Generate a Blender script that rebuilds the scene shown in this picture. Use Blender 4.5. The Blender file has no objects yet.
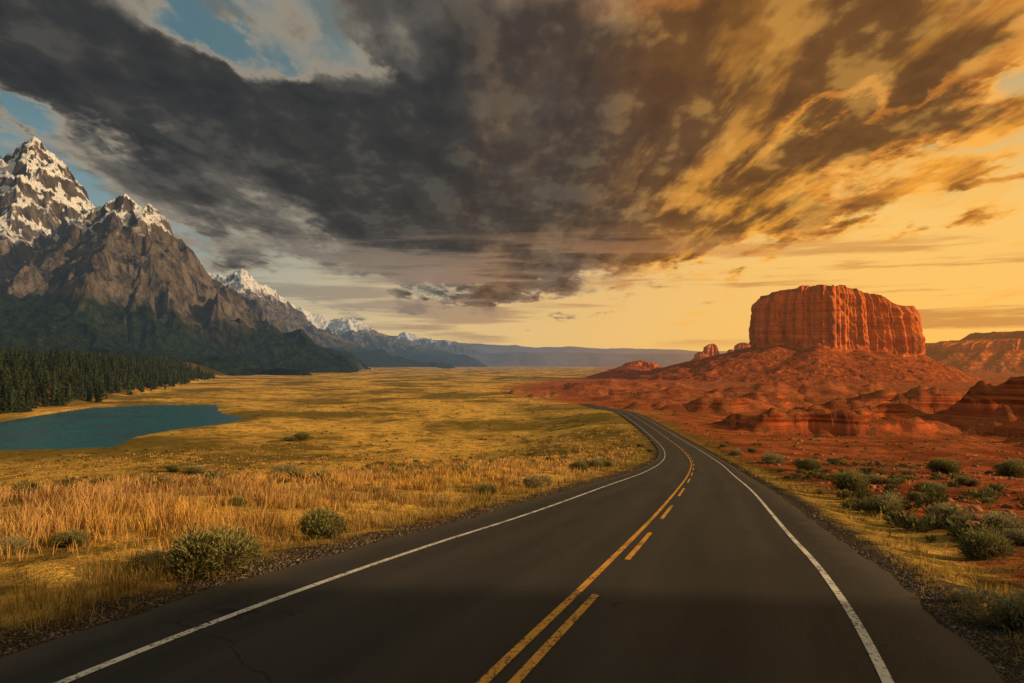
import bpy, math, random
import numpy as np
from mathutils import Vector
random.seed(7); rng=np.random.default_rng(7)
CH=2.8; F=700.0; HZ=362.0
SUN_AZ=math.radians(106); SUN_EL=math.radians(16.5)
scene=bpy.context.scene
def lin(r,g,b):
    f=lambda c:(c/12.92 if c<=0.04045 else ((c+0.055)/1.055)**2.4)
    return (f(r/255),f(g/255),f(b/255),1.0)
# ---------------------------------------------------------------- numpy noise
def _hash(xi,yi,seed):
    h=(xi*374761393+yi*668265263+seed*974634777)&0xffffffff
    h=((h^(h>>13))*1274126177)&0xffffffff
    h=h^(h>>16)
    return (h&0xffffff)/float(0xffffff)*2*np.pi
def perlin(x,y,seed=0):
    x=np.asarray(x,float);y=np.asarray(y,float)
    x0=np.floor(x);y0=np.floor(y);fx=x-x0;fy=y-y0
    xi=x0.astype(np.int64);yi=y0.astype(np.int64)
    u=fx*fx*fx*(fx*(fx*6-15)+10);v=fy*fy*fy*(fy*(fy*6-15)+10)
    def g(ix,iy,dx,dy):
        a=_hash(ix,iy,seed);return np.cos(a)*dx+np.sin(a)*dy
    a=g(xi,yi,fx,fy);b=g(xi+1,yi,fx-1,fy);c=g(xi,yi+1,fx,fy-1);d=g(xi+1,yi+1,fx-1,fy-1)
    return ((a*(1-u)+b*u)*(1-v)+(c*(1-u)+d*u)*v)*1.45
def fbm(x,y,o=5,seed=0,g=0.5):
    s=0;a=1;t=0
    for i in range(o):
        s=s+a*perlin(x*2**i,y*2**i,seed+i*17);t+=a;a*=g
    return s/t
def ridged(x,y,o=5,seed=0,g=0.5):
    s=0;a=1;t=0;w=1
    for i in range(o):
        n=1-np.abs(perlin(x*2**i,y*2**i,seed+i*31));n=n*n
        s=s+a*n*w;t+=a;a*=g;w=np.clip(n*1.6,0,1)
    return s/t
def sst(a,b,x):
    t=np.clip((x-a)/(b-a),0,1);return t*t*(3-2*t)
class Tab:
    def __init__(s,pts):
        p=np.array(pts,float);s.x=p[:,0];s.y=p[:,1]
        d=np.diff(s.y)/np.diff(s.x);m=np.empty(len(s.x));m[0]=d[0];m[-1]=d[-1]
        h=np.diff(s.x)
        m[1:-1]=(d[:-1]*h[1:]+d[1:]*h[:-1])/(h[1:]+h[:-1]);s.m=m
    def __call__(s,q):
        q=np.asarray(q,float);qc=np.clip(q,s.x[0],s.x[-1])
        i=np.clip(np.searchsorted(s.x,qc)-1,0,len(s.x)-2)
        h=s.x[i+1]-s.x[i];t=(qc-s.x[i])/h
        r=(2*t**3-3*t**2+1)*s.y[i]+(t**3-2*t**2+t)*h*s.m[i]+(-2*t**3+3*t**2)*s.y[i+1]+(t**3-t**2)*h*s.m[i+1]
        return r
XC=Tab([(-120,-47),(-60,-25.5),(-20,-10.2),(0,-2.65),(6.3,-.36),(9.7,.83),(12.6,1.75),(18.4,3.45),(34.5,8.1),(56,14.0),(85,21.6),(110,27.5),(150,35.6),(185,41),(225,46),(275,50.5),(360,56),(420,57),(600,40),(900,-10),(40000,-10)])
ZR=Tab([(-400,-2.7),(-5,-2.8),(6.3,-2.9),(9.7,-3.18),(12.6,-3.5),(18.4,-4.25),(34.5,-6.2),(56,-8.9),(85,-12.2),(110,-14.8),(150,-18.2),(185,-20.3),(225,-21.9),(275,-23.0),(340,-24.4),(380,-26),(430,-28.5),(520,-30),(1000,-31),(60000,-31)])
ZL=Tab([(-10,-2.8),(6,-2.9),(12,-3.4),(20,-4.5),(34,-6.7),(56,-10.0),(85,-14.2),(110,-17.5),(150,-22.2),(200,-26.6),(240,-28.8),(300,-29.3),(1000,-30.5),(60000,-31)])
ZRt=Tab([(-10,-2.8),(6,-3.0),(12,-3.5),(20,-4.4),(34,-6.2),(56,-9.0),(85,-12.6),(110,-15.5),(150,-19.0),(200,-22.5),(300,-25.8),(500,-29),(1000,-31),(60000,-31)])
LAKE=np.array([(-140,247),(-152,278),(-150,309),(-138,345),(-146,382),(-168,405),(-190,450),(-205,492),(-255,488),(-276,455),(-266,400),(-256,345),(-262,310),(-250,280),(-215,258),(-170,240)],float)
def polysd(x,y,P):
    d=np.full(x.shape,1e18);ins=np.zeros(x.shape,bool)
    n=len(P)
    for i in range(n):
        ax,ay=P[i];bx,by=P[(i+1)%n];ex=bx-ax;ey=by-ay
        t=np.clip(((x-ax)*ex+(y-ay)*ey)/(ex*ex+ey*ey),0,1)
        d=np.minimum(d,(x-ax-t*ex)**2+(y-ay-t*ey)**2)
        c=((ay>y)!=(by>y))&(x<(bx-ax)*(y-ay)/((by-ay) if by!=ay else 1e-9)+ax);ins^=c
    d=np.sqrt(d);return np.where(ins,-d,d)
def roadco(x,y):
    ys=y.copy()
    for k in range(3):
        sl=(XC(ys+.5)-XC(ys-.5));xc=XC(ys)
        ys=ys+((x-xc)*sl+(y-ys))/(1+sl*sl)*0.9
    ys=np.where(y<-110,y,ys)
    rd=np.sqrt((x-XC(ys))**2+(y-ys)**2)*np.sign(x-XC(y))
    return rd,ys
MOUNDS=[ # x,y,a,b,h
 (112,240,32,13,8.5),(88,252,16,8,4.),(140,262,26,12,7.5),(120,400,34,12,7.),(156,420,28,10,6.5),(90,425,18,9,4),
 (196,250,46,26,18),(170,205,22,9,5),(150,190,14,6,3),(230,300,44,24,16),(160,330,34,14,7.5),(215,360,44,18,11),(250,430,60,20,11),(180,480,44,14,7),(130,560,64,16,7),(260,620,90,24,11),(60,620,60,16,5),(120,760,90,24,8),(20,700,60,14,3.5)]
def H(x,y):
    x=np.asarray(x,float);y=np.asarray(y,float);r=np.hypot(x,y)
    rd,ys=roadco(x,y);ad=np.abs(rd)
    zr=ZR(ys)
    rr=np.where(y>0,r,np.abs(x)*0.6)
    side=np.where(rd<0,ZL(rr),ZRt(rr))
    a=sst(6,55,ad);z=zr*(1-a)+side*a
    amp=sst(8,45,ad)
    z=z+amp*(fbm(x/55,y/55,3,5)*2.3+fbm(x/13,y/13,3,9)*.5)
    z=z+sst(5.2,9,ad)*fbm(x/2.6,y/2.6,3,11)*.17
    z=z-0.18*np.exp(-((ad-6.8)/1.2)**2)
    z=z+sst(300,2500,r)*fbm(x/500,y/500,3,21)*4.5+sst(250,800,r)*fbm(x/140,y/140,3,22)*1.8
    m=(x>0)&(y>120)&(r<1300)
    if m.any():
        X=x[m];Y=y[m];wx=X+fbm(X/26,Y/26,4,40)*18;wy=Y+fbm(X/26,Y/26,4,44)*12
        e=np.zeros(X.shape)
        for (cx,cy,aa,bb,h) in MOUNDS:
            q=np.sqrt(((wx-cx)/aa)**2+((wy-cy)/bb)**2)
            e=np.maximum(e,h*(1-sst(0.15,1.35,q)))
        e=e*(.7+.6*ridged(X/36,Y/36,4,49))+sst(.4,3,e)*(ridged(X/15,Y/15,5,50)-.3)*2.4
        st=1.8;w_=e+fbm(X/30,Y/30,2,53)*1.2;k=np.floor(w_/st);f=w_/st-k
        e2=e-w_+(k+sst(0.35,.7,f))*st
        e=np.where(e>.3,e*.6+e2*.4,e)
        e=e+sst(30,80,rd[m])*ridged(X/45,Y/45,5,52)*1.8
        z[m]+=e
    z=z+sst(14,60,rd)*np.exp(-r/140)*1.2
    bd=(-252-(y-340)*0.30)-x
    mask=sst(230,330,y)*(1-sst(1500,2200,y))
    z=z+30*sst(0,95,bd)*mask+fbm(x/30,y/30,3,60)*3*sst(10,60,bd)*mask
    m=(x>-420)&(x<-20)&(y>120)&(y<640)
    if m.any():
        sd=polysd(x[m],y[m],LAKE)+fbm(x[m]/18,y[m]/18,3,70)*5
        sh=-30+np.clip(sd*.11,-3,1.5)
        w=sst(3,45,sd);z[m]=sh*(1-w)+z[m]*w
    zb=zr-0.07-0.0007*r
    w=sst(4.75,5.4,ad)
    inr=(y>-115)&(y<520)
    z=np.where(inr,zb*(1-w)+z*w,z)
    return z+CH
def px_ray(px,py):
    return (px-512)/F,1.0,(HZ-py)/F
def px_ground(px,py):
    dx,dy,dz=px_ray(px,py)
    t=np.exp(np.linspace(math.log(3),math.log(5000),1500))
    z=H(dx*t,dy*t);b=(CH+dz*t)<z
    i=int(np.argmax(b));return dx*t[i],t[i],z[i]
# ---------------------------------------------------------------- mesh helpers
def mkmesh(name,verts,faces,mat=None,smooth=False,attrs=None,colors=None):
    me=bpy.data.meshes.new(name)
    verts=np.asarray(verts,np.float32)
    k=faces.shape[1];n=len(faces)
    me.vertices.add(len(verts));me.vertices.foreach_set('co',verts.ravel())
    me.loops.add(n*k);me.loops.foreach_set('vertex_index',faces.astype(np.int32).ravel())
    me.polygons.add(n);me.polygons.foreach_set('loop_start',np.arange(0,n*k,k,dtype=np.int32))
    try: me.polygons.foreach_set('loop_total',np.full(n,k,dtype=np.int32))
    except Exception: pass
    me.update(calc_edges=True)
    if smooth: me.polygons.foreach_set('use_smooth',np.ones(len(me.polygons),bool))
    if attrs:
        for k,v in attrs.items():
            a=me.attributes.new(k,'FLOAT','POINT');a.data.foreach_set('value',np.asarray(v,np.float32))
    if colors is not None:
        a=me.color_attributes.new('Col','FLOAT_COLOR','POINT')
        c=np.ones((len(verts),4),np.float32);c[:,:3]=colors;a.data.foreach_set('color',c.ravel())
    if mat: me.materials.append(mat)
    me.update();return me
def mkobj(name,me,loc=(0,0,0)):
    o=bpy.data.objects.new(name,me);scene.collection.objects.link(o);o.location=loc;return o
def gridfaces(nr,nc,wrap=False):
    i=np.arange(nr-1)[:,None];j=np.arange(nc if wrap else nc-1)[None,:];j2=(j+1)%nc
    a=i*nc+j;b=i*nc+j2;c=(i+1)*nc+j2;d=(i+1)*nc+j
    return np.stack([a,b,c,d],-1).reshape(-1,4)
# ---------------------------------------------------------------- node helpers
class B:
    def __init__(s,nt): s.nt=nt
    def n(s,t,**k):
        nd=s.nt.nodes.new(t)
        for a,b in k.items(): setattr(nd,a,b)
        return nd
    def put(s,sock,v):
        if isinstance(v,W): s.nt.links.new(v.s,sock)
        elif v is not None: sock.default_value=v
    def m(s,op,*a,clamp=False):
        nd=s.n('ShaderNodeMath',operation=op,use_clamp=clamp)
        for i,v in enumerate(a): s.put(nd.inputs[i],v)
        return W(s,nd.outputs[0])
    def vm(s,op,*a):
        nd=s.n('ShaderNodeVectorMath',operation=op)
        for i,v in enumerate(a): s.put(nd.inputs[i],v)
        return W(s,nd.outputs[1] if op in('LENGTH','DOT_PRODUCT') else nd.outputs[0])
    def ss(s,a,b,x,lo=0.,hi=1.,t='SMOOTHSTEP'):
        nd=s.n('ShaderNodeMapRange',interpolation_type=t)
        for i,v in enumerate((x,a,b,lo,hi)): s.put(nd.inputs[i],v)
        return W(s,nd.outputs[0])
    def mix(s,f,a,b,mode='MIX'):
        nd=s.n('ShaderNodeMix',data_type='RGBA',blend_type=mode)
        s.put(nd.inputs[0],f);s.put(nd.inputs[6],a);s.put(nd.inputs[7],b)
        return W(s,nd.outputs[2])
    def noise(s,vec,scale,detail=5,rough=.5,dist=0.,col=False):
        nd=s.n('ShaderNodeTexNoise')
        s.put(nd.inputs['Vector'],vec);nd.inputs['Scale'].default_value=scale;nd.inputs['Detail'].default_value=detail
        nd.inputs['Roughness'].default_value=rough;nd.inputs['Distortion'].default_value=dist
        return W(s,nd.outputs[1 if col else 0])
    def noise2(s,vec,scale,detail=5,rough=.5):
        nd=s.n('ShaderNodeTexNoise',noise_dimensions='2D')
        s.put(nd.inputs['Vector'],vec);nd.inputs['Scale'].default_value=scale;nd.inputs['Detail'].default_value=detail
        nd.inputs['Roughness'].default_value=rough
        return W(s,nd.outputs[0])
    def vor(s,vec,scale,feature='F1',rnd=1.):
        nd=s.n('ShaderNodeTexVoronoi',feature=feature);s.put(nd.inputs['Vector'],vec);nd.inputs['Scale'].default_value=scale
        nd.inputs['Randomness'].default_value=rnd
        return W(s,nd.outputs[0])
    def xyz(s,v):
        nd=s.n('ShaderNodeSeparateXYZ');s.put(nd.inputs[0],v);return [W(s,o) for o in nd.outputs]
    def comb(s,x,y,z):
        nd=s.n('ShaderNodeCombineXYZ')
        for i,v in enumerate((x,y,z)): s.put(nd.inputs[i],v)
        return W(s,nd.outputs[0])
    def attr(s,name,col=False):
        nd=s.n('ShaderNodeAttribute',attribute_name=name);return W(s,nd.outputs[0 if col else 2])
    def pos(s): return W(s,s.n('ShaderNodeNewGeometry').outputs['Position'])
    def nor(s): return W(s,s.n('ShaderNodeNewGeometry').outputs['Normal'])
    def scale(s,v,k): return s.vm('MULTIPLY',v,k)
    def bump(s,h,strength=.5,dist=.1):
        nd=s.n('ShaderNodeBump');nd.inputs['Strength'].default_value=strength;nd.inputs['Distance'].default_value=dist
        s.put(nd.inputs['Height'],h);return W(s,nd.outputs[0])
class W:
    def __init__(s,b,sock): s.b=b;s.s=sock
    def __add__(s,o): return s.b.m('ADD',s,o)
    __radd__=__add__
    def __mul__(s,o): return s.b.m('MULTIPLY',s,o)
    __rmul__=__mul__
    def __sub__(s,o): return s.b.m('SUBTRACT',s,o)
    def __rsub__(s,o): return s.b.m('SUBTRACT',o,s)
    def __truediv__(s,o): return s.b.m('DIVIDE',s,o)
    def __rtruediv__(s,o): return s.b.m('DIVIDE',o,s)
def material(name,fn,haze=0,rough=.9,spec=.2,transl=0.):
    mt=bpy.data.materials.new(name);mt.use_nodes=True;nt=mt.node_tree;nt.nodes.clear();b=B(nt)
    try: mt.cycles.emission_sampling='NONE'
    except Exception: pass
    out=b.n('ShaderNodeOutputMaterial');p=b.n('ShaderNodeBsdfPrincipled')
    p.inputs['Roughness'].default_value=rough;p.inputs['Specular IOR Level'].default_value=spec
    if spec==0: # plain matte
        p=b.n('ShaderNodeBsdfDiffuse')
    r=fn(b);col=r[0];bmp=r[1] if len(r)>1 else None
    b.put(p.inputs[0],col)
    if bmp is not None: b.put(p.inputs['Normal'],bmp)
    if len(r)>2: b.put(p.inputs['Roughness'],r[2])
    sh=p.outputs[0]
    if transl>0:
        tr=b.n('ShaderNodeBsdfTranslucent');b.put(tr.inputs[0],col);ms=b.n('ShaderNodeMixShader');ms.inputs[0].default_value=transl
        nt.links.new(sh,ms.inputs[1]);nt.links.new(tr.outputs[0],ms.inputs[2]);sh=ms.outputs[0]
    if haze:   # aerial perspective: haze glow painted into the material, stronger with distance from the origin
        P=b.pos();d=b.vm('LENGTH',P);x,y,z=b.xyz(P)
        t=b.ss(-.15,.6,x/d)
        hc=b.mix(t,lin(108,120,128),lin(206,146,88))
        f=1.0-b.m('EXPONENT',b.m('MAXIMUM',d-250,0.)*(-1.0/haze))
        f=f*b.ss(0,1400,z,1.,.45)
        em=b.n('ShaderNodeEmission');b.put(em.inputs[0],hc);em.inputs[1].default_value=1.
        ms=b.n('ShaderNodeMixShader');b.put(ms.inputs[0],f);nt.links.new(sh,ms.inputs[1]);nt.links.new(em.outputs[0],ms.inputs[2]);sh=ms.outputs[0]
    nt.links.new(sh,out.inputs[0]);return mt
HZD=13500.
# ---------------------------------------------------------------- materials
def f_ground(b):
    P=b.pos();red=b.attr('red');rd=b.attr('rd')
    nb=b.noise2(P,.011,4,.62);nm=b.noise2(P,.07,4,.62);nf=b.noise2(P,1.3,4,.68)
    g=b.mix(b.ss(.42,.56,nb*.65+nm*.35),lin(126,106,52),lin(240,188,92))
    g=b.mix(b.ss(.35,.7,nf)*.45,g,lin(128,98,50))
    g=b.mix(b.ss(.50,.64,nm)*.55,g,lin(92,84,40))
    sp=b.noise2(P,.3,4,.72)
    g=b.mix(b.ss(.54,.63,sp)*.6,g,lin(60,58,28))
    g=b.mix(b.attr('forest')*.85,g,lin(30,36,18))
    r=b.mix(b.ss(.35,.65,nm),lin(140,70,42),lin(194,106,64))
    r=b.mix(b.ss(.4,.7,nf)*.6,r,lin(106,53,33))
    r=b.mix(b.ss(.50,.62,sp)*.7,r,lin(98,84,46))
    nz=b.xyz(b.nor())[2]
    x,y,z=b.xyz(P)
    st=b.noise(b.comb(x*.01,y*.01,z*.9),1.,2,.6)
    rock=b.mix(b.ss(.35,.65,st),lin(124,54,30),lin(200,102,58))
    r=b.mix(b.ss(.96,.86,nz),r,rock)
    m=b.ss(.36,.64,red+(nm-.5)*.8+(nf-.5)*.5)
    c=b.mix(m,g,r)
    v=b.vor(P,38.)
    gr=b.mix(b.ss(.1,.7,v),lin(120,102,82),lin(58,48,38))
    gm=b.ss(5.9,5.1,rd+(nf-.5)*2.0)
    c=b.mix(gm,c,gr)
    return c,b.bump(b.noise2(P,.8,6,.75),.9,.9)
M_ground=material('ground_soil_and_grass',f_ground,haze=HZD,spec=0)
def asphalt_col(b):
    P=b.pos();lat=b.attr('lat');arc=b.attr('arc')
    n=b.noise2(P,55,3,.7);n2=b.noise2(b.comb(lat*1.2,arc*.08,0.),1.,4,.6);v=b.vor(P,130)
    c=b.mix(b.ss(.3,.7,n),(.015,.0135,.012,1),(.056,.048,.039,1))
    tr=b.m('ABSOLUTE',b.m('ABSOLUTE',lat)-1.8);tr=b.m('ABSOLUTE',tr-.85)
    c=b.mix(b.ss(.5,0.,tr)*.3,c,(.062,.053,.043,1))
    c=b.mix(b.ss(.4,.7,n2)*.5,c,(.014,.013,.012,1))
    w=b.noise2(P,.8,3,.6)
    dv=b.vm('ADD',b.scale(P,(.22,.22,.0)),b.comb(w*.6,w*-.5,0.))
    cr=b.vor(dv,1.,'DISTANCE_TO_EDGE')
    ck=b.ss(.006,.001,cr)*b.ss(.46,.54,w)
    c=b.mix(ck*.85,c,(.007,.007,.007,1))
    ed=b.ss(3.9,4.7,b.m('ABSOLUTE',lat)+(w-.5)*.9)
    c=b.mix(ed*.55,c,(.10,.078,.055,1))
    return c,n,v,P
def f_asph(b):
    c,n,v,P=asphalt_col(b);return c,b.bump(n*.6+v*.6,.8,.016),b.ss(.3,.7,n,.6,.85)
M_asph=material('worn_asphalt',f_asph,spec=.2)
def f_line(col):
    def f(b):
        P=b.pos();n=b.noise2(P,55,3,.7)
        w=b.noise2(P,14,5,.75);w2=b.noise2(P,1.2,3,.6)
        k=b.ss(.62,.52,w*.7+w2*.28+n*.06)
        return b.mix(k,(.04,.036,.03,1),b.mix(w2,col,tuple(x*.7 for x in col[:3])+(1,))),
    return f
M_white=material('white_road_paint',f_line((.76,.70,.60,1)),rough=.7)
M_yellow=material('yellow_road_paint',f_line((.76,.35,.045,1)),rough=.7)
def f_mtn(b):
    P=b.pos();x,y,z=b.xyz(P);nz=b.xyz(b.nor())[2]
    n1=b.noise(P,.006,5,.65);n2=b.noise(b.scale(P,(1,1,.3)),.03,6,.7);n3=b.noise(P,.05,4,.7)
    rock=b.mix(b.ss(.35,.65,n2),lin(38,40,45),lin(118,108,98))
    rock=b.mix(b.ss(.45,.62,n1)*.5,rock,lin(82,70,56))
    fo=b.mix(b.ss(.3,.7,n3),lin(12,22,18),lin(42,54,30))
    tl=b.attr('treeline')
    fm=b.ss(60,-50,z-tl+(n1-.5)*300+(n2-.5)*140)*b.ss(.20,.4,nz+(n2-.5)*.2)
    c=b.mix(fm,rock,fo)
    sn=b.attr('snow')
    sm=b.ss(-40,70,z-sn+(n1-.5)*420+(n2-.5)*200)*b.ss(.48,.60,nz+(n3-.5)*.45+(n2-.5)*.5)
    c=b.mix(sm,c,lin(228,230,234))
    return c,b.bump(n2*24.+n3*15.,1.,1.)
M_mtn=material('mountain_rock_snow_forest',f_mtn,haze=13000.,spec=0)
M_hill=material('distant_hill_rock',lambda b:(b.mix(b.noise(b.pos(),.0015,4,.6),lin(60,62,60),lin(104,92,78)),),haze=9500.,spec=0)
def f_butte(b):
    P=b.pos();x,y,z=b.xyz(P);nz=b.xyz(b.nor())[2]
    st=b.noise(b.comb(x*.004,y*.004,z*.10),1.,4,.65,.6)
    vs=b.noise(b.scale(P,(.07,.07,.012)),1.,4,.65)
    n=b.noise(P,.10,5,.72)
    c=b.mix(b.ss(.3,.7,st),lin(180,78,36),lin(234,126,60))
    c=b.mix(b.ss(.48,.66,vs)*.7,c,lin(100,40,22))
    c=b.mix(b.ss(.4,.7,n)*.4,c,lin(240,150,84))
    t=b.mix(b.ss(.4,.65,n),lin(136,62,32),lin(190,98,52))
    t=b.mix(b.ss(.5,.65,b.noise(P,.3,4,.7))*.6,t,lin(84,52,32))
    c=b.mix(b.ss(.58,.80,nz),c,t)
    return c,b.bump(vs*9+n*7.,.9,1.)
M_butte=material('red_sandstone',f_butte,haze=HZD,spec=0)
def f_col(b):
    return (b.attr('Col',True),)
M_grass=material('grass_blades',f_col,transl=.38,spec=0)
M_leaf=material('shrub_leaves',f_col,transl=.25,spec=0)
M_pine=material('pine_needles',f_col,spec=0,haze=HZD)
M_stone=material('stone',f_col,spec=0)
def f_water(b):
    P=b.pos();n=b.noise2(b.scale(P,(1,2.2,1)),.5,4,.6);nn=b.noise2(P,.03,3,.6)
    return b.mix(nn,(.001,.065,.115,1),(.002,.125,.18,1)),b.bump(n,.4,.2),b.ss(.3,.7,nn,.18,.3)
M_water=material('lake_water',f_water,spec=.10)
# ---------------------------------------------------------------- ground sheet
az=np.concatenate([np.arange(-180,-52,3.),np.arange(-52,52,.2),np.arange(52,180,3.)])*math.pi/180
rad=np.exp(np.linspace(math.log(.25),math.log(60000),640))
A,R=np.meshgrid(az,rad);GX=(np.sin(A)*R).ravel();GY=(np.cos(A)*R).ravel()
GZ=H(GX,GY);rd,_=roadco(GX,GY)
bt=Tab([(-500,8),(100,8.),(250,9),(400,8),(520,-20),(700,-20),(1000,20),(2000,280),(4000,560),(60000,9000)])
rel=GX-np.where(GY<900,XC(GY),0);bnd=bt(GY)
wd=np.interp(GY,[0,100,300,1000,4000],[2.5,6,25,140,500])
red=np.clip(.5+(rel-bnd)/(2*wd),0,1)
rda=np.where((GY>-115)&(GY<480),np.abs(rd),99.)
bdv=(-252-(GY-340)*.30)-GX
fo=sst(8,26,bdv+fbm(GX/25,GY/25,2,97)*14)*sst(300,360,GY)
mkobj('ground',mkmesh('ground',np.stack([GX,GY,GZ],1),gridfaces(len(rad),len(az),True)[:, ::-1],M_ground,True,{'red':red,'rd':np.clip(rda,0,60),'forest':fo}))
# ---------------------------------------------------------------- road
def strip(lats,y0,y1,dz,ragged=0.,step=None):
    ys=[y0]
    while ys[-1]<y1: ys.append(ys[-1]+(step or max(.35,abs(ys[-1])*.012)))
    ys[-1]=y1;ys=np.array(ys)
    cx=XC(ys);sl=XC(ys+.5)-XC(ys-.5);n=1/np.sqrt(1+sl*sl);nx=n;ny=-sl*n
    arc=np.concatenate([[0],np.cumsum(np.hypot(np.diff(cx),np.diff(ys)))])+y0
    V=[];LA=[];AR=[]
    for i in range(len(ys)):
        zz=float(ZR(ys[i]))
        for j,l in enumerate(lats):
            ll=l
            if ragged and j in(0,len(lats)-1): ll=l+ragged*float(perlin(arc[i]*1.3+j*50,.5,3)+.6*perlin(arc[i]*5+j*9,.5,4))
            V.append((cx[i]+nx[i]*ll,ys[i]+ny[i]*ll,zz+CH+dz-0.012*abs(ll)));LA.append(ll);AR.append(arc[i])
    return np.array(V),gridfaces(len(ys),len(lats)),LA,AR
V,Fc,LA,AR=strip([-4.6,-4.2,-3,-1.5,0,1.5,3,4.2,4.65],-100,500,0.,.09)
road=mkobj('road',mkmesh('road',V,Fc[:, ::-1],M_asph,True,{'lat':LA,'arc':AR}))
def lines(name,parts,mat):
    Vs=[];Fs=[];o=0
    for V,Fc,LA,AR in parts: Vs.append(V);Fs.append(Fc+o);o+=len(V)
    o=mkobj(name,mkmesh(name,np.concatenate(Vs),np.concatenate(Fs)[:, ::-1],mat,True));o.parent=road
lines('edge_line_white',[strip([-3.55,-3.44],-100,500,.006),strip([3.51,3.62],-100,500,.006)],M_white)
dash=[(-24,-20),(-16,-12),(-8,-4.6),(-.5,2.9),(6.5,9.8),(12.6,16.8),(20.2,25),(29.5,35)]
q=41.
while q<470: dash.append((q,q+6));q+=12
lines('centre_line_yellow',[strip([-.01,.095],-100,500,.006)]+[strip([.25,.355],a,b_,.006,step=.4) for a,b_ in dash],M_yellow)
# ---------------------------------------------------------------- lake
c0=LAKE.mean(0);LP=c0+(LAKE-c0)*1.13
me=bpy.data.meshes.new('lake');me.from_pydata([(p[0],p[1],-30+CH+.02) for p in LP],[],[list(range(len(LP)))]);me.materials.append(M_water);me.update()
if me.polygons[0].normal.z<0: me.flip_normals()
mkobj('lake',me)
# ---------------------------------------------------------------- mountains
def PX(px,D): return (px-512)/F*D
def PZ(py,D): return (HZ-py)/F*D
def segd(x,y,ax,ay,bx,by):
    ex=bx-ax;ey=by-ay;t=np.clip(((x-ax)*ex+(y-ay)*ey)/(ex*ex+ey*ey+1e-9),0,1)
    return np.hypot(x-ax-t*ex,y-ay-t*ey),t
def patch(name,a0,a1,na,r0,r1,nr,hf,mat,fade=True):
    a=np.radians(np.linspace(a0,a1,na));r=np.exp(np.linspace(math.log(r0),math.log(r1),nr))
    A,R=np.meshgrid(a,r);x=(np.sin(A)*R).ravel();y=(np.cos(A)*R).ravel()
    z,at=hf(x,y)
    if fade:
        e=np.minimum(1,(math.radians(a1)-A.ravel())/math.radians(2.5));z=z-(1-sst(0,1,e))*90
    return mkobj(name,mkmesh(name,np.stack([x,y,z+CH],1),gridfaces(nr,na)[:, ::-1],mat,True,at))
def crag(h,x,y,step,amt,seed,lo,hi):
    w=h+fbm(x/300,y/300,3,seed)*step*1.8+(x*.35-y*.12)
    k=np.floor(w/step);f=w/step-k
    w2=(k+sst(.25,.8,f))*step
    return h+(w2-w)*amt*sst(lo,hi,h)
def mount(x,y,peaks,wa,ws,ra,rs,seed):
    wx=x+fbm(x/ws,y/ws,4,seed)*wa;wy=y+fbm(x/ws,y/ws,4,seed+5)*wa
    h=np.full(x.shape,-80.)
    for (ax,ay,za,bx,by,zb,prof) in peaks:
        d,t=segd(wx,wy,ax,ay,bx,by);zt=za+(zb-za)*t
        th=np.arctan2(wy-ay,wx-ax)
        P=np.array(prof,float);W_=P[-1,0]
        sp=ridged(th*2.0+fbm(x/ws,y/ws,2,seed+3)*.7,np.log(d+W_*.12)*.8,4,seed+9)-.62   # spurs radiating from the crest
        k=(zt+60)/(prof[0][1]+60)
        dd=d*(1-sp*.70*sst(10,W_*.3,d))
        hh=(np.interp(dd,P[:,0],P[:,1])+60)*k-60
        h=np.maximum(h,hh)
    mk=sst(0,260,h)
    h=h+(ridged(x/rs,y/rs,6,seed+2,.52)-.55)*ra*mk+(ridged(x/rs*3.3,y/rs*3.3,4,seed+3)-.5)*ra*.26*mk
    return h
def pyr(h,x,y,sx,sy,sz,rot,su,sv,w=0.):
    c,s=math.cos(rot),math.sin(rot);dx=x-sx;dy=y-sy
    dx=dx+fbm(x/150,y/150,3,71)*34;dy=dy+fbm(x/150,y/150,3,72)*34
    u=dx*c+dy*s;v=dy*c-dx*s
    return np.maximum(h,sz-np.abs(u)*su-np.abs(v)*sv+(ridged(x/110,y/110,4,8)-.55)*44*sst(0,60,np.hypot(dx,dy)))
def hf1(x,y):
    D1=3300;D2=2500
    p1=[(0,1010),(60,900),(230,720),(420,560),(700,340),(1000,120),(1400,0),(1600,-80)]
    p2=[(0,603),(50,575),(110,470),(250,310),(330,180),(470,80),(640,15),(780,-30),(900,-80)]
    p3=[(0,420),(160,300),(350,170),(600,60),(800,5),(950,-80)]
    pk=[(PX(34,D1),D1,PZ(150,D1),PX(-60,D1),D1+250,PZ(170,D1),p1),
        (PX(88,D2),D2+60,PZ(210,D2),PX(152,D2),D2-60,PZ(203,D2),p2),
        (PX(62,2800),2800,PZ(226,2800),PX(100,D2),D2+60,PZ(212,D2),[(0,603),(60,520),(160,400),(300,260),(500,120),(800,-20),(950,-80)]),
        (-1780,1900,470,-1620,1750,330,p3)]
    h=mount(x,y,pk,80,460,105,560,100)
    h=pyr(h,x,y,PX(30,D1),D1,PZ(133,D1),.5,1.15,.75)
    h=pyr(h,x,y,PX(62,D1),D1-100,PZ(162,D1),.2,1.3,.8)
    h=pyr(h,x,y,PX(0,D1),D1-60,PZ(150,D1),.9,1.1,.8)
    h=pyr(h,x,y,PX(122,D2),D2,PZ(191,D2),.35,1.0,.7)
    h=pyr(h,x,y,PX(94,D2),D2+20,PZ(202,D2),.1,1.,.7)
    h=pyr(h,x,y,PX(152,D2),D2-30,PZ(203,D2),.4,1.2,.9)
    h=crag(h,x,y,110,.35,81,120,300)
    h=h+(ridged(x/70,y/70,4,9)-.5)*22*sst(60,200,h)
    return h,{'treeline':140+120*sst(2250,1900,np.hypot(x*.5,y)),'snow':np.where(y<2900,470.,600.)}
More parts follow.
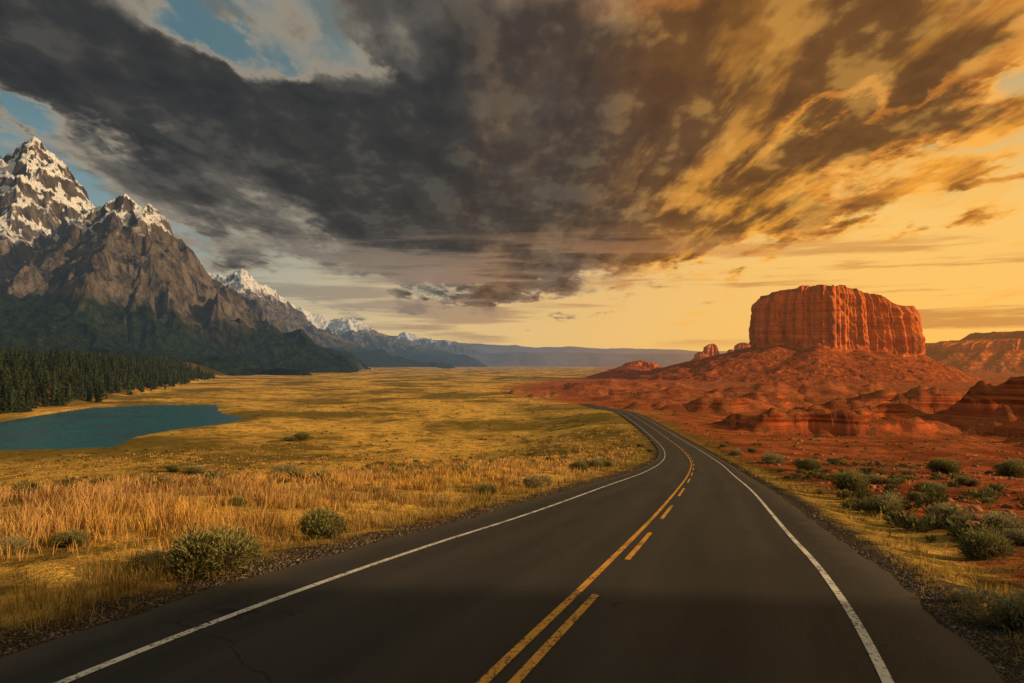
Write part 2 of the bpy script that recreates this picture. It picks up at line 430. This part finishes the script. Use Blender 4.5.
patch('snowy_mountain',-47,-11,950,1350,4800,600,hf1,M_mtn)
def hf2(x,y):
    D=5600;D2=8800;D3=12500
    pr=[(0,700),(120,600),(300,420),(520,250),(850,110),(1200,0),(1500,-80)]
    pr2=[(0,520),(150,430),(400,290),(800,130),(1300,0),(1700,-80)]
    pk=[(PX(208,D),D+200,PZ(277,D),PX(243,D),D-60,PZ(273,D),pr),(PX(160,D),D+400,PZ(262,D),PX(208,D),D+200,PZ(277,D),pr),
        (PX(275,D2),D2,PZ(300,D2),PX(283,D2),D2,PZ(299,D2),pr2),(PX(318,D2),D2,PZ(318,D2),PX(350,D2),D2-200,PZ(319,D2),pr2),
        (PX(372,D2),D2-300,PZ(327,D2),PX(300,D2),D2+100,PZ(310,D2),pr2),
        (PX(405,D3),D3,PZ(332,D3),PX(420,D3),D3,PZ(336,D3),pr2),(PX(450,D3),D3,PZ(340,D3),PX(466,D3),D3,PZ(343,D3),pr2)]
    h=mount(x,y,pk,160,900,130,860,200)
    for a_,b_,s_ in ((240,268,D-60),(218,272,D+100),(279,296,D2-100),(301,307,D2-100),(346,317,D2-250),(404,331,D3-200),(432,338,D3-200)):
        h=pyr(h,x,y,PX(a_,s_),s_,PZ(b_,s_),.4,.75,.5)
    h=h+(ridged(x/190,y/190,4,207)-.5)*50*sst(60,300,h)
    return h,{'treeline':np.full(x.shape,150.),'snow':500-130*sst(6500,7500,np.hypot(x,y))}
patch('mountain_range',-34,-1,620,3900,14500,380,hf2,M_mtn)
sk=Tab([(-900,330),(350,336),(400,336),(430,340),(465,342),(500,345),(540,347),(600,348),(660,350),(760,352),(1000,350),(1400,345),(2200,340)])
def hf3(x,y):
    r=np.hypot(x,y);px=512+F*x/np.maximum(y,1)
    top=(HZ-sk(px))/F*16500+fbm(x/1800,y/5000,4,300)*70
    u=sst(12500,15500,r+fbm(x/1500,y/1500,4,301)*1400)
    k=ridged(x/1500,y/1500,4,303)
    return -60+(top+60)*(u*.85+.15*k*u),{}
patch('distant_hills',-50,60,500,12000,19000,70,hf3,M_hill,False)
def hf4(x,y):
    r=np.hypot(x,y);px=512+F*x/np.maximum(y,1)
    top=np.interp(px,[380,420,470,520,600,700,1200],[355,354,352,352,353,354,355]);top=(HZ-top)/F*9800+fbm(x/900,y/3000,4,310)*26
    u=sst(8300,9400,r+fbm(x/900,y/900,4,311)*900)*sst(330,470,px)
    return -60+(top+60)*u*(.8+.2*ridged(x/700,y/700,4,313)),{}
patch('distant_hills',-20,55,400,8000,10800,60,hf4,M_hill,False)
# ---------------------------------------------------------------- buttes
def butte(cx,cy,a,b_,zt,zc,zg,skirt,seed,nth=900,n=3.,fl=8.,sk_dir=None,rot=0.):
    th=np.linspace(0,2*np.pi,nth,endpoint=False);c=np.cos(th);s=np.sin(th)
    R0=(np.abs(c/a)**n+np.abs(s/b_)**n)**(-1/n)
    px=c*R0;py=s*R0
    big=perlin(px/75+seed,py/75,seed)*fl*2.2
    wob=fbm(px/40,py/40,2,seed+15)*14
    f1=(np.minimum(np.abs(perlin((px+wob)/30+seed,(py+wob)/30,seed+1)),.45)-.3)*fl*3.0
    f1b=(np.abs(perlin((px+wob)/13+seed,(py-wob)/13,seed+3))-.3)*fl*1.1*(.3+np.abs(perlin(px/50,py/50,seed+4))*2)
    f2=(np.abs(perlin(px/6,py/6,seed+2))-.3)*fl*.4
    rows=[]
    def top(x): return np.interp(x,[p[0] for p in zt],[p[1] for p in zt])
    def base(x): return np.interp(x,[p[0] for p in zc],[p[1] for p in zc])
    SK=skirt*(sk_dir(th) if sk_dir else 1.)
    ns=70
    for i in range(ns):
        s_=i/(ns-1.)
        Rr=R0+big*s_+SK*(1-s_)
        x=c*Rr;y=s*Rr
        zb=base(px)+perlin(px/35,py/35,seed+20)*fl*.9
        e=zg-8+(zb-zg+8)*(s_**1.22)
        wx=x+fbm(x/40,y/40,3,seed+21)*22;wy=y+fbm(x/40,y/40,3,seed+22)*22
        gul=(ridged(wx/60+seed,wy/60,5,seed+6)-.5)
        e=e+gul*(zb-zg)*.13*np.sin(np.pi*min(1,s_*1.02))**.8
        st=(zb-zg)/5.
        fr=e/st-np.floor(e/st);e=e*.85+(np.floor(e/st)+sst(.5,.95,fr))*st*.15
        rows.append(np.stack([x,y,e],1))
    last=rows[-1][:,2]
    nc=60
    for i in range(1,nc+1):
        h=i/nc
        tz=top(px)+(fbm(px/16,py/16,3,seed+12))*fl*.6+np.round(perlin(px/45,py/45,seed+25)*1.6)*fl*.35
        z=last+(tz-last)*h
        led=(perlin(z/9.,px/120,seed+8)*.35+perlin(z/30.,px/90,seed+9)*.8)*fl*.35
        prof=-fl*1.0*h**1.3-(fl*.9*max(0,h-.86)/.14)
        Rr=R0+big+(f1+f1b+f2)*sst(0,.12,h)*(1-.3*h)+led+prof+fbm(px/12+z/18,py/12+z/26,3,seed+10)*fl*.5
        rows.append(np.stack([c*Rr,s*Rr,z],1))
    lx=rows[-1]
    for i in range(1,12):
        k=1-i/11.;x=lx[:,0]*k;y=lx[:,1]*k
        z=top(x)+fl*.5*fbm(x/16,y/16,3,seed+12)
        w=float(sst(1,.8,np.array([k]))[0]);z=lx[:,2]*(1-w)+z*w
        rows.append(np.stack([x,y,z],1))
    V=np.concatenate(rows)
    cr,sr=math.cos(rot),math.sin(rot)
    V=np.stack([V[:,0]*cr-V[:,1]*sr+cx,V[:,0]*sr+V[:,1]*cr+cy,V[:,2]+CH],1)
    return V,gridfaces(len(rows),nth,True)
def butte_obj(name,parts):
    Vs=[];Fs=[];o=0
    for V,f in parts: Vs.append(V);Fs.append(f+o);o+=len(V)
    return mkobj(name,mkmesh(name,np.concatenate(Vs),np.concatenate(Fs),M_butte,False))
mainb=butte(580,1270,147,85,[(-160,96),(-146,108),(-138,119),(-95,128),(-60,132),(10,126),(30,119),(70,113),(82,99),(125,97),(135,80),(152,72)],[(-158,28),(0,20),(158,9)],-32,215,11,nth=1500,n=3.2,
   sk_dir=lambda t:1+.35*np.clip(-np.cos(t),0,1)-.4*np.clip(np.cos(t),0,1)+.1*np.sin(3*t))
butte_obj('sandstone_butte',[mainb])
butte_obj('sandstone_mesa',[butte(2060,2650,520,230,[(-560,62),(-430,72),(-330,80),(-240,88),(-215,112),(0,120),(500,122)],[(-500,38),(500,50)],-35,190,23,nth=1300,fl=15)])
parts=[]
for (px,w,ty,by) in ((698,12,352,358),(712,15,344,357),(727,10,350,358),(740,19,343,356)):
    Dd=2250;parts.append(butte(PX(px,Dd),Dd+random.uniform(-40,40),w*Dd/F*.55,26,[(-40,PZ(ty+3,Dd)),(0,PZ(ty,Dd)),(40,PZ(ty+2,Dd))],[(-40,PZ(by,Dd)),(40,PZ(by,Dd))],-34,95,random.randint(30,90),nth=300,fl=7))
butte_obj('rock_spires',parts)
butte_obj('red_hill',[butte(PX(640,1500),1500,40,24,[(-40,-3),(0,3),(40,-4)],[(-40,-8),(40,-9)],-33,110,77,nth=400,fl=4),
  butte(PX(684,1620),1620,40,24,[(-40,-8),(0,-3),(40,-8)],[(-40,-12),(40,-12)],-33,110,79,nth=400,fl=4)])
# unseen rock added behind the viewpoint to throw shade across the near asphalt
butte_obj('added_shade_rock',[butte(84,-42,38,32,[(-40,21),(0,24),(40,23)],[(-40,3),(40,4)],-5,16,95,nth=400,fl=2.2)])
# ---------------------------------------------------------------- grass
def blades(X,Y,Z,hgt,wid,cols,nb,spread,lean=.35):
    n=len(X);idx=np.repeat(np.arange(n),nb);m=len(idx)
    a=rng.uniform(0,2*np.pi,m);rr=spread[idx]*np.sqrt(rng.uniform(0,1,m))
    bx=X[idx]+np.cos(a)*rr;by=Y[idx]+np.sin(a)*rr;bz=Z[idx]-.03
    h=hgt[idx]*rng.uniform(.5,1.1,m);w=wid[idx]*rng.uniform(.7,1.3,m)*.5
    la=a+rng.normal(0,.6,m);ln=h*rng.uniform(.1,1,m)*lean*1.6
    ta=rng.uniform(0,np.pi,m);tx=np.cos(ta)*w;ty=np.sin(ta)*w
    lx=np.cos(la)*ln;ly=np.sin(la)*ln
    V=np.empty((m,5,3),np.float32)
    V[:,0]=np.stack([bx-tx,by-ty,bz],1);V[:,1]=np.stack([bx+tx,by+ty,bz],1)
    mx=bx+lx*.35;my=by+ly*.35;mz=bz+h*.6
    V[:,2]=np.stack([mx+tx*.8,my+ty*.8,mz],1);V[:,3]=np.stack([mx-tx*.8,my-ty*.8,mz],1)
    V[:,4]=np.stack([bx+lx,by+ly,bz+h*.97],1)
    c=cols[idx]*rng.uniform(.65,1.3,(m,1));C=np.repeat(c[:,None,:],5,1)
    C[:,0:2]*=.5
    return V,C
def build_grass(name,X,Y,hgt,wid,cols,nb,spread):
    Z=H(X,Y);V,C=blades(X,Y,Z,hgt,wid,cols,nb,spread)
    m=len(V);o=(np.arange(m)*5)[:,None]
    tri=np.concatenate([o+np.array([[0,1,2]]),o+np.array([[0,2,3]]),o+np.array([[3,2,4]])])
    return mkobj(name,mkmesh(name,V.reshape(-1,3),tri,M_grass,False,None,C.reshape(-1,3)))
def sample(N,r0,r1,a0=-44,a1=44):
    r=np.exp(rng.uniform(math.log(r0),math.log(r1),N));a=np.radians(rng.uniform(a0,a1,N))
    return np.sin(a)*r,np.cos(a)*r,r
X,Y,r=sample(56000,4.,260)
rd,_=roadco(X,Y)
cl=fbm(X/3.2,Y/3.2,3,90);cl2=fbm(X/18,Y/18,3,91);pat=fbm(X/9,Y/9,3,92)
pl=np.where(rd<0,np.clip(.5+cl*2.2+cl2*1.4,.05,1)*sst(4.7,5.6,-rd),np.clip(.45+cl*1.8,0,1)*sst(4.8,5.6,rd)*(1-sst(6.0,8.5+cl2*4,rd))+.14*sst(8,12,rd)*(cl>.1))
keep=(rng.uniform(0,1,len(X))<pl)
sd=polysd(X,Y,LAKE);keep&=sd>6
X,Y,r,rd,cl,cl2,pat=[v[keep] for v in (X,Y,r,rd,cl,cl2,pat)]
gold=np.array(lin(236,184,92)[:3]);tan=np.array(lin(212,168,110)[:3]);green=np.array(lin(120,118,58)[:3]);brown=np.array(lin(134,92,52)[:3])
t=np.clip(.5+pat*1.6+rng.normal(0,.22,len(X)),0,1)[:,None]
g=np.clip(.02+cl2*1.7+rng.normal(0,.2,len(X))+.2*(rd>0),0,1)[:,None]
near=sst(9.,5.8,np.abs(rd))[:,None]*.5
cols=gold*t+tan*(1-t);cols=cols*(1-g)+green*g;cols=cols*(1-near)+green*near
bk=(rng.uniform(0,1,len(X))<.25)[:,None];cols=np.where(bk,brown,cols)
hg=(.28+.32*np.clip(cl+.3,0,1)+rng.uniform(-.12,.2,len(X)))*np.interp(np.abs(rd),[5,7,9],[.4,.75,1])*np.where(rd>0,.7,1)
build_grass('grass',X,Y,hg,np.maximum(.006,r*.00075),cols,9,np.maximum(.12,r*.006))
# ---------------------------------------------------------------- shrubs
def leafcloud(n,rx,rz,size,seed,dark,light,lobes=7,branch=True):
    g=np.random.default_rng(seed)
    L=[]
    for i in range(lobes):
        a=g.uniform(0,6.28);q=g.uniform(.15,.68);L.append((math.cos(a)*q*rx,math.sin(a)*q*rx,g.uniform(.25,.62)*rz,g.uniform(.24,.46)))
    L.append((0,0,.5*rz,.45));L=np.array(L)
    k=g.integers(0,len(L),n);d=g.normal(0,1,(n,3));d/=np.linalg.norm(d,axis=1)[:,None]
    rr=g.uniform(.35,1,n)**.5*(1+.3*g.normal(0,.5,n))
    C=L[k,:3]+d*rr[:,None]*np.stack([L[k,3]*rx,L[k,3]*rx,L[k,3]*rz*1.05],1)
    C[:,2]=np.maximum(C[:,2],.02*rz+g.uniform(0,.15,n)*rz)
    up=d*np.array([1,1,.6])+np.array([0,0,.9])+g.normal(0,.35,(n,3));up/=np.linalg.norm(up,axis=1)[:,None]
    sd=np.cross(up,g.normal(0,1,(n,3)));sd/=np.linalg.norm(sd,axis=1)[:,None]
    ln=size*g.uniform(.6,1.7,n)[:,None];w=ln*.16
    V=np.stack([C-sd*w*.4,C+sd*w*.4,C+up*ln*.6+sd*w,C+up*ln,C+up*ln*.6-sd*w],1)
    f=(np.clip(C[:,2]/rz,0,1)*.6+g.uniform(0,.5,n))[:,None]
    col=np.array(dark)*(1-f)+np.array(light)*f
    Cc=np.repeat(col[:,None,:],5,1)
    V=V.reshape(-1,3);Cc=Cc.reshape(-1,3)
    Fc=(np.arange(n)*5)[:,None]+np.arange(5)[None,:]
    if branch:
        bv=[];bf=[];o=len(V)
        for i in range(26):
            a=g.uniform(0,6.28);q=g.uniform(.2,.85);e=np.array([math.cos(a)*q*rx,math.sin(a)*q*rx,rz*g.uniform(.45,.85)])
            m=e*np.array([.4,.4,.55]);s_=np.array([-math.sin(a),math.cos(a),0])*.018*rx
            bv+=[(-s_),(s_),m+s_*.7,e,m-s_*.7];bf.append([o+5*i+j for j in range(5)])
        V=np.concatenate([V,np.array(bv)]);Cc=np.concatenate([Cc,np.tile(np.array([.09,.06,.04]),(len(bv),1))]);Fc=np.concatenate([Fc,np.array(bf)])
    return V,Fc,Cc
sd_=lin(54,52,34)[:3];sl_=lin(180,166,118)[:3];sg=lin(150,144,88)[:3]
bm=[]
for i in range(6):
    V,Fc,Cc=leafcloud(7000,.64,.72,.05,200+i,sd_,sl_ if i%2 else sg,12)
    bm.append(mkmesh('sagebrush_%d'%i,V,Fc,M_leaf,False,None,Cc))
sp=[(212,572,104),(158,570,56),(326,537,60),(14,552,40),(74,546,38),(284,476,28),(174,471,20),(197,473,22),(303,440,20),(292,441,16),(487,494,28),(534,487,32),(578,471,24),(596,467,22),(606,466,14),(428,470,14),(372,468,12),(640,447,10),(650,452,10),(120,500,18),(240,505,20),(440,505,18),(60,490,16),(380,492,14),
(847,492,52),(885,511,46),(808,470,30),(773,463,26),(943,474,34),(940,523,48),(978,557,60),(1000,532,56),(1006,476,40),(934,491,26),(966,486,24),(1014,628,88),(956,527,32),(735,455,14),(752,452,12),(1020,543,42),(832,462,14),(905,474,16),(722,447,10),(960,600,28),(915,500,22),(870,482,18)]
for i,(px,py,w) in enumerate(sp):
    x,y,z=px_ground(px,py)
    s=w*y/F/1.25
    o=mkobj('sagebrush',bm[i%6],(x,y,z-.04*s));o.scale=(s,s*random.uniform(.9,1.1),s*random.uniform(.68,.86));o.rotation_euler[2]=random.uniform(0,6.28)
def scatter(name,pts,tmpl,mat,smin,smax):
    Vs=[];Fs=[];Cs=[];o=0
    for (x,y,z) in pts:
        V,Fc,Cc=tmpl[random.randrange(len(tmpl))];s=random.uniform(smin,smax)*(1+.6*min(1,y/500));a=random.uniform(0,6.28);c,sn=math.cos(a),math.sin(a)
        Vs.append(np.stack([(V[:,0]*c-V[:,1]*sn)*s+x,(V[:,0]*sn+V[:,1]*c)*s+y,V[:,2]*s*random.uniform(.7,1.0)+z],1));Fs.append(Fc+o);Cs.append(Cc*random.uniform(.5,1.0));o+=len(V)
    return mkobj(name,mkmesh(name,np.concatenate(Vs),np.concatenate(Fs),mat,False,None,np.concatenate(Cs)))
tm=[leafcloud(150,.6,.5,.19,300+i,sd_,sg,6,False) for i in range(5)]
X,Y,r=sample(3400,9,520,2,44);rd,_=roadco(X,Y);k=(rd>7)&(fbm(X/20,Y/20,2,95)>.0)&(rng.uniform(0,1,3400)<np.interp(r,[0,60,200],[.35,.6,1]))
X2,Y2,r2=sample(2600,30,900,-44,10);rd2,_=roadco(X2,Y2);k2=(rd2<-9)&(polysd(X2,Y2,LAKE)>5)&(fbm(X2/35,Y2/35,2,96)>.05)&(rng.uniform(0,1,2600)<np.interp(r2,[0,60,200],[.15,.4,1]))
X=np.concatenate([X[k],X2[k2]]);Y=np.concatenate([Y[k],Y2[k2]]);Z=H(X,Y)
scatter('desert_scrub',list(zip(X,Y,Z)),tm,M_leaf,.25,1.0)
def stone(seed):
    g=np.random.default_rng(seed)
    t=(1+5**.5)/2
    V=np.array([(-1,t,0),(1,t,0),(-1,-t,0),(1,-t,0),(0,-1,t),(0,1,t),(0,-1,-t),(0,1,-t),(t,0,-1),(t,0,1),(-t,0,-1),(-t,0,1)],float)/1.9
    V*=g.uniform(.65,1.25,(12,1));V*=np.array([1,g.uniform(.7,1.1),g.uniform(.4,.7)])
    Fc=np.array([(0,11,5),(0,5,1),(0,1,7),(0,7,10),(0,10,11),(1,5,9),(5,11,4),(11,10,2),(10,7,6),(7,1,8),(3,9,4),(3,4,2),(3,2,6),(3,6,8),(3,8,9),(4,9,5),(2,4,11),(6,2,10),(8,6,7),(9,8,1)])
    return V,Fc,None
ST=[stone(i) for i in range(8)]
def stones(name,X,Y,S,cols):
    Z=H(X,Y);Vs=[];Fs=[];Cs=[];o=0
    for i in range(len(X)):
        V,Fc,_=ST[i%8];a=i*2.4;c,s=math.cos(a),math.sin(a);q=S[i]
        Vs.append(np.stack([(V[:,0]*c-V[:,1]*s)*q+X[i],(V[:,0]*s+V[:,1]*c)*q+Y[i],V[:,2]*q+Z[i]+q*.1],1));Fs.append(Fc+o);Cs.append(np.tile(cols[i],(12,1)));o+=12
    mkobj(name,mkmesh(name,np.concatenate(Vs),np.concatenate(Fs),M_stone,False,None,np.concatenate(Cs)))
yy=np.exp(rng.uniform(math.log(3),math.log(45),9000));side=np.where(rng.uniform(0,1,9000)<.5,-1,1);la=side*(4.7+np.abs(rng.normal(0,.38,9000)))
X=XC(yy)+la*.955;Y=yy-la*.28;S=np.clip(rng.lognormal(-4.3,.45,9000),.006,.04)
stones('gravel',X,Y,S,np.array([.13,.105,.08])*rng.uniform(.5,1.6,(9000,1)))
X,Y,r=sample(2500,6,260,6,44);rd,_=roadco(X,Y);k=rd>8;X=X[k];Y=Y[k]
stones('desert_rocks',X,Y,np.clip(rng.lognormal(-2.6,.6,len(X)),.03,.45)*(1+r[k]/100),np.array([.28,.12,.065])*rng.uniform(.6,1.3,(len(X),1)))
# ---------------------------------------------------------------- pines
def pine(seed):
    g=np.random.default_rng(seed);V=[];Fc=[];C=[]
    def tri(a,b,c,col):
        o=len(V);V.extend([a,b,c]);Fc.append([o,o+1,o+2]);C.extend([col]*3)
    for i in range(5):
        a=i*1.2566;b=a+1.2566
        tri((.03*math.cos(a),.03*math.sin(a),-.05),(.03*math.cos(b),.03*math.sin(b),-.05),(0,0,.9),(.07,.05,.035))
    for l in range(14):
        h=.10+.88*l/14;R=.20*(1-h)**.8+.012
        for j in range(8):
            a=g.uniform(0,6.28);w=.32;rr=R*g.uniform(.55,1.15);dz=-.05-.03*g.uniform(0,1)
            k=g.uniform(.5,1.3);col=(.036*k,.048*k,.020*k)
            tri((0,0,h+.045),(rr*math.cos(a-w),rr*math.sin(a-w),h+dz),(rr*math.cos(a+w),rr*math.sin(a+w),h+dz),col)
    return np.array(V,float),np.array(Fc),np.array(C,float)
PT=[pine(i) for i in range(6)]
N=9500
X=rng.uniform(-760,-235,N);Y=np.exp(rng.uniform(math.log(330),math.log(1300),N));bd=(-252-(Y-340)*.30)-X
k=(bd>12+fbm(X/25,Y/25,2,97)*22)&(X/Y>-.80)&(X/Y<-.22)&(polysd(X,Y,LAKE)>9)
X=X[k];Y=Y[k];Z=H(X,Y)
Vs=[];Fs=[];Cs=[];o=0
for i in range(len(X)):
    V,Fc,Cc=PT[i%6];s=random.uniform(6,16);a=random.uniform(0,6.28);c,sn=math.cos(a),math.sin(a)
    Vs.append(np.stack([(V[:,0]*c-V[:,1]*sn)*s*1.15+X[i],(V[:,0]*sn+V[:,1]*c)*s*1.15+Y[i],V[:,2]*s+Z[i]],1));Fs.append(Fc+o);Cs.append(Cc*random.uniform(.6,1.4));o+=len(V)
mkobj('pine_forest',mkmesh('pine_forest',np.concatenate(Vs),np.concatenate(Fs),M_pine,False,None,np.concatenate(Cs)))
# ---------------------------------------------------------------- sky
w=bpy.data.worlds.new('World');scene.world=w;w.use_nodes=True;nt=w.node_tree;nt.nodes.clear();b=B(nt)
try: w.cycles.sampling_method='NONE'
except Exception: pass
tc=b.n('ShaderNodeTexCoord');Dv=W(b,tc.outputs['Generated']);x,y,z=b.xyz(Dv)
azn=b.m('ARCTAN2',x,y);el=b.m('ARCSINE',z)
def ae(px,py):
    a=math.atan((px-512)/F);return a,math.atan((HZ-py)/F*math.cos(a))
zp=b.m('MAXIMUM',z,0.)+.13
pu=x/zp;pv=y/zp
wnd=b.n('ShaderNodeTexNoise',noise_dimensions='2D');b.put(wnd.inputs['Vector'],b.comb(pu,pv*.6,0.))
wnd.inputs['Scale'].default_value=2.1;wnd.inputs['Detail'].default_value=6;wnd.inputs['Roughness'].default_value=.62
wc=b.vm('SUBTRACT',W(b,wnd.outputs[1]),(.5,.5,.5))
AE=b.vm('MULTIPLY_ADD',wc,(.40,.20,0.),b.comb(azn,el,0.))
def blob(px,py,sx,sy,rot,wt):
    a0,e0=ae(px,py);cc=math.cos(a0)
    mp=b.n('ShaderNodeMapping',vector_type='TEXTURE')
    b.put(mp.inputs['Vector'],AE);mp.inputs['Location'].default_value=(a0,e0,0)
    mp.inputs['Rotation'].default_value=(0,0,math.radians(rot));mp.inputs['Scale'].default_value=(sx*cc*cc/.9/F,sy/F,1)
    return b.ss(1.95,0.,b.vm('LENGTH',W(b,mp.outputs[0])),0.,wt)
blobs=[(60,40,230,52,-4,1.15),(150,95,200,42,-8,1.0),(430,165,170,66,-6,1.15),(560,60,220,100,0,1.15),(570,240,180,44,6,.85),(800,22,260,52,6,1.2),(740,170,210,40,18,1.0),(940,100,140,20,16,.7),
 (880,203,180,14,10,.85),(190,200,190,22,0,.6),(300,252,190,14,0,.55),(470,288,140,12,0,.4),
 (250,44,66,17,-24,-1.0),(330,62,44,12,-30,-.6),(1020,62,90,18,18,-.9),(985,160,130,12,16,-.5),(850,104,140,9,20,-.6),(50,128,110,12,0,-.45),(620,205,110,7,20,-.3)]
cov=None
for q in blobs:
    g_=blob(*q);cov=g_ if cov is None else cov+g_
n1=b.noise2(b.comb(pu,pv*.36,0.),1.7,5,.56)
n2=b.noise2(b.comb(pu,pv*.62,0.),4.2,7,.62);n2b=b.noise2(b.comb(pu+.10,pv*.62-.05,0.),4.2,3,.6)
ns=b.noise2(b.comb(pu+pv*.05,pv*.24+3.,0.),4.2,5,.6)
d=cov+(n1-.5)*1.15+(n2-.5)*1.05
alpha=b.ss(.14,.62,d)
thick=b.ss(.25,1.35,cov+(n1-.5)*1.4+(n2-.5)*.8)
rel=n2-n2b
T=b.ss(-.12,.36,azn+(n1-.5)*.4)
hor=b.mix(b.ss(-.6,.6,azn),lin(190,178,146),lin(252,190,90))
mid=b.mix(b.ss(-.6,.5,azn),lin(120,146,152),lin(250,194,102))
hi=b.mix(b.ss(-.5,.7,azn),lin(82,112,122),lin(190,164,118))
clear=b.mix(b.ss(.02,.19,el),hor,mid);clear=b.mix(b.ss(.16,.38,el),clear,hi)
sky=b.n('ShaderNodeTexSky',sky_type='NISHITA');sky.sun_disc=False;sky.sun_elevation=SUN_EL;sky.sun_rotation=SUN_AZ
clear=b.mix(1.,clear,b.scale(W(b,sky.outputs[0]),(.006,.006,.005)),'ADD')
thin=b.mix(T,lin(160,148,128),lin(254,182,78));midc=b.mix(T,lin(98,93,87),lin(198,122,48));thk=b.mix(T,lin(55,54,54),lin(110,72,38))
cc=b.mix(b.ss(0.,.5,thick),thin,midc);cc=b.mix(b.ss(.3,.95,thick)*b.ss(.05,.22,el,.45,1.),cc,thk)
gl=b.ss(.48,.64,ns)*(T*.85+.05)*b.ss(.54,.24,el)
cc=b.mix(gl*(1.-thick*.35),cc,b.mix(T,lin(150,138,120),lin(255,172,60)))
cc=b.mix(b.ss(.0,.2,rel)*(T*.35+.22)*(1.-thick*.5),cc,b.mix(T,lin(150,142,126),lin(255,188,88)))
cc=b.mix(b.ss(.0,-.2,rel)*.55,cc,b.mix(T,lin(40,41,43),lin(84,52,30)))
col=b.mix(alpha*.97,clear,cc)
sn_=b.noise2(b.comb(azn*2.6,el*36.,0.),1.,5,.58)
sa=b.ss(.47,.62,sn_)*b.ss(.015,.04,el)*b.ss(.21,.12,el)
col=b.mix(sa*.75,col,b.mix(b.ss(-.4,.5,azn),lin(140,132,120),lin(198,130,66)))
bg=b.n('ShaderNodeBackground');b.put(bg.inputs[0],col);bg.inputs[1].default_value=1.
ow=b.n('ShaderNodeOutputWorld');nt.links.new(bg.outputs[0],ow.inputs[0])
# ---------------------------------------------------------------- sun
L=bpy.data.lights.new('sun','SUN');L.energy=5.;L.angle=math.radians(.5);L.color=(1.,.68,.36)
so=bpy.data.objects.new('sun',L);scene.collection.objects.link(so)
sdv=Vector((math.sin(SUN_AZ)*math.cos(SUN_EL),math.cos(SUN_AZ)*math.cos(SUN_EL),math.sin(SUN_EL)))
so.rotation_euler=(-sdv).to_track_quat('-Z','Y').to_euler()
# ---------------------------------------------------------------- camera
cam=bpy.data.cameras.new('camera');co=bpy.data.objects.new('camera',cam);scene.collection.objects.link(co)
cam.sensor_width=36;cam.lens=36*F/1024;cam.clip_start=.1;cam.clip_end=100000
co.location=(0,0,CH);co.rotation_euler=(math.radians(90)+math.atan((HZ-341.5)/F),0,0)
scene.camera=co
scene.view_settings.view_transform='Standard';scene.view_settings.look='None';scene.view_settings.exposure=0
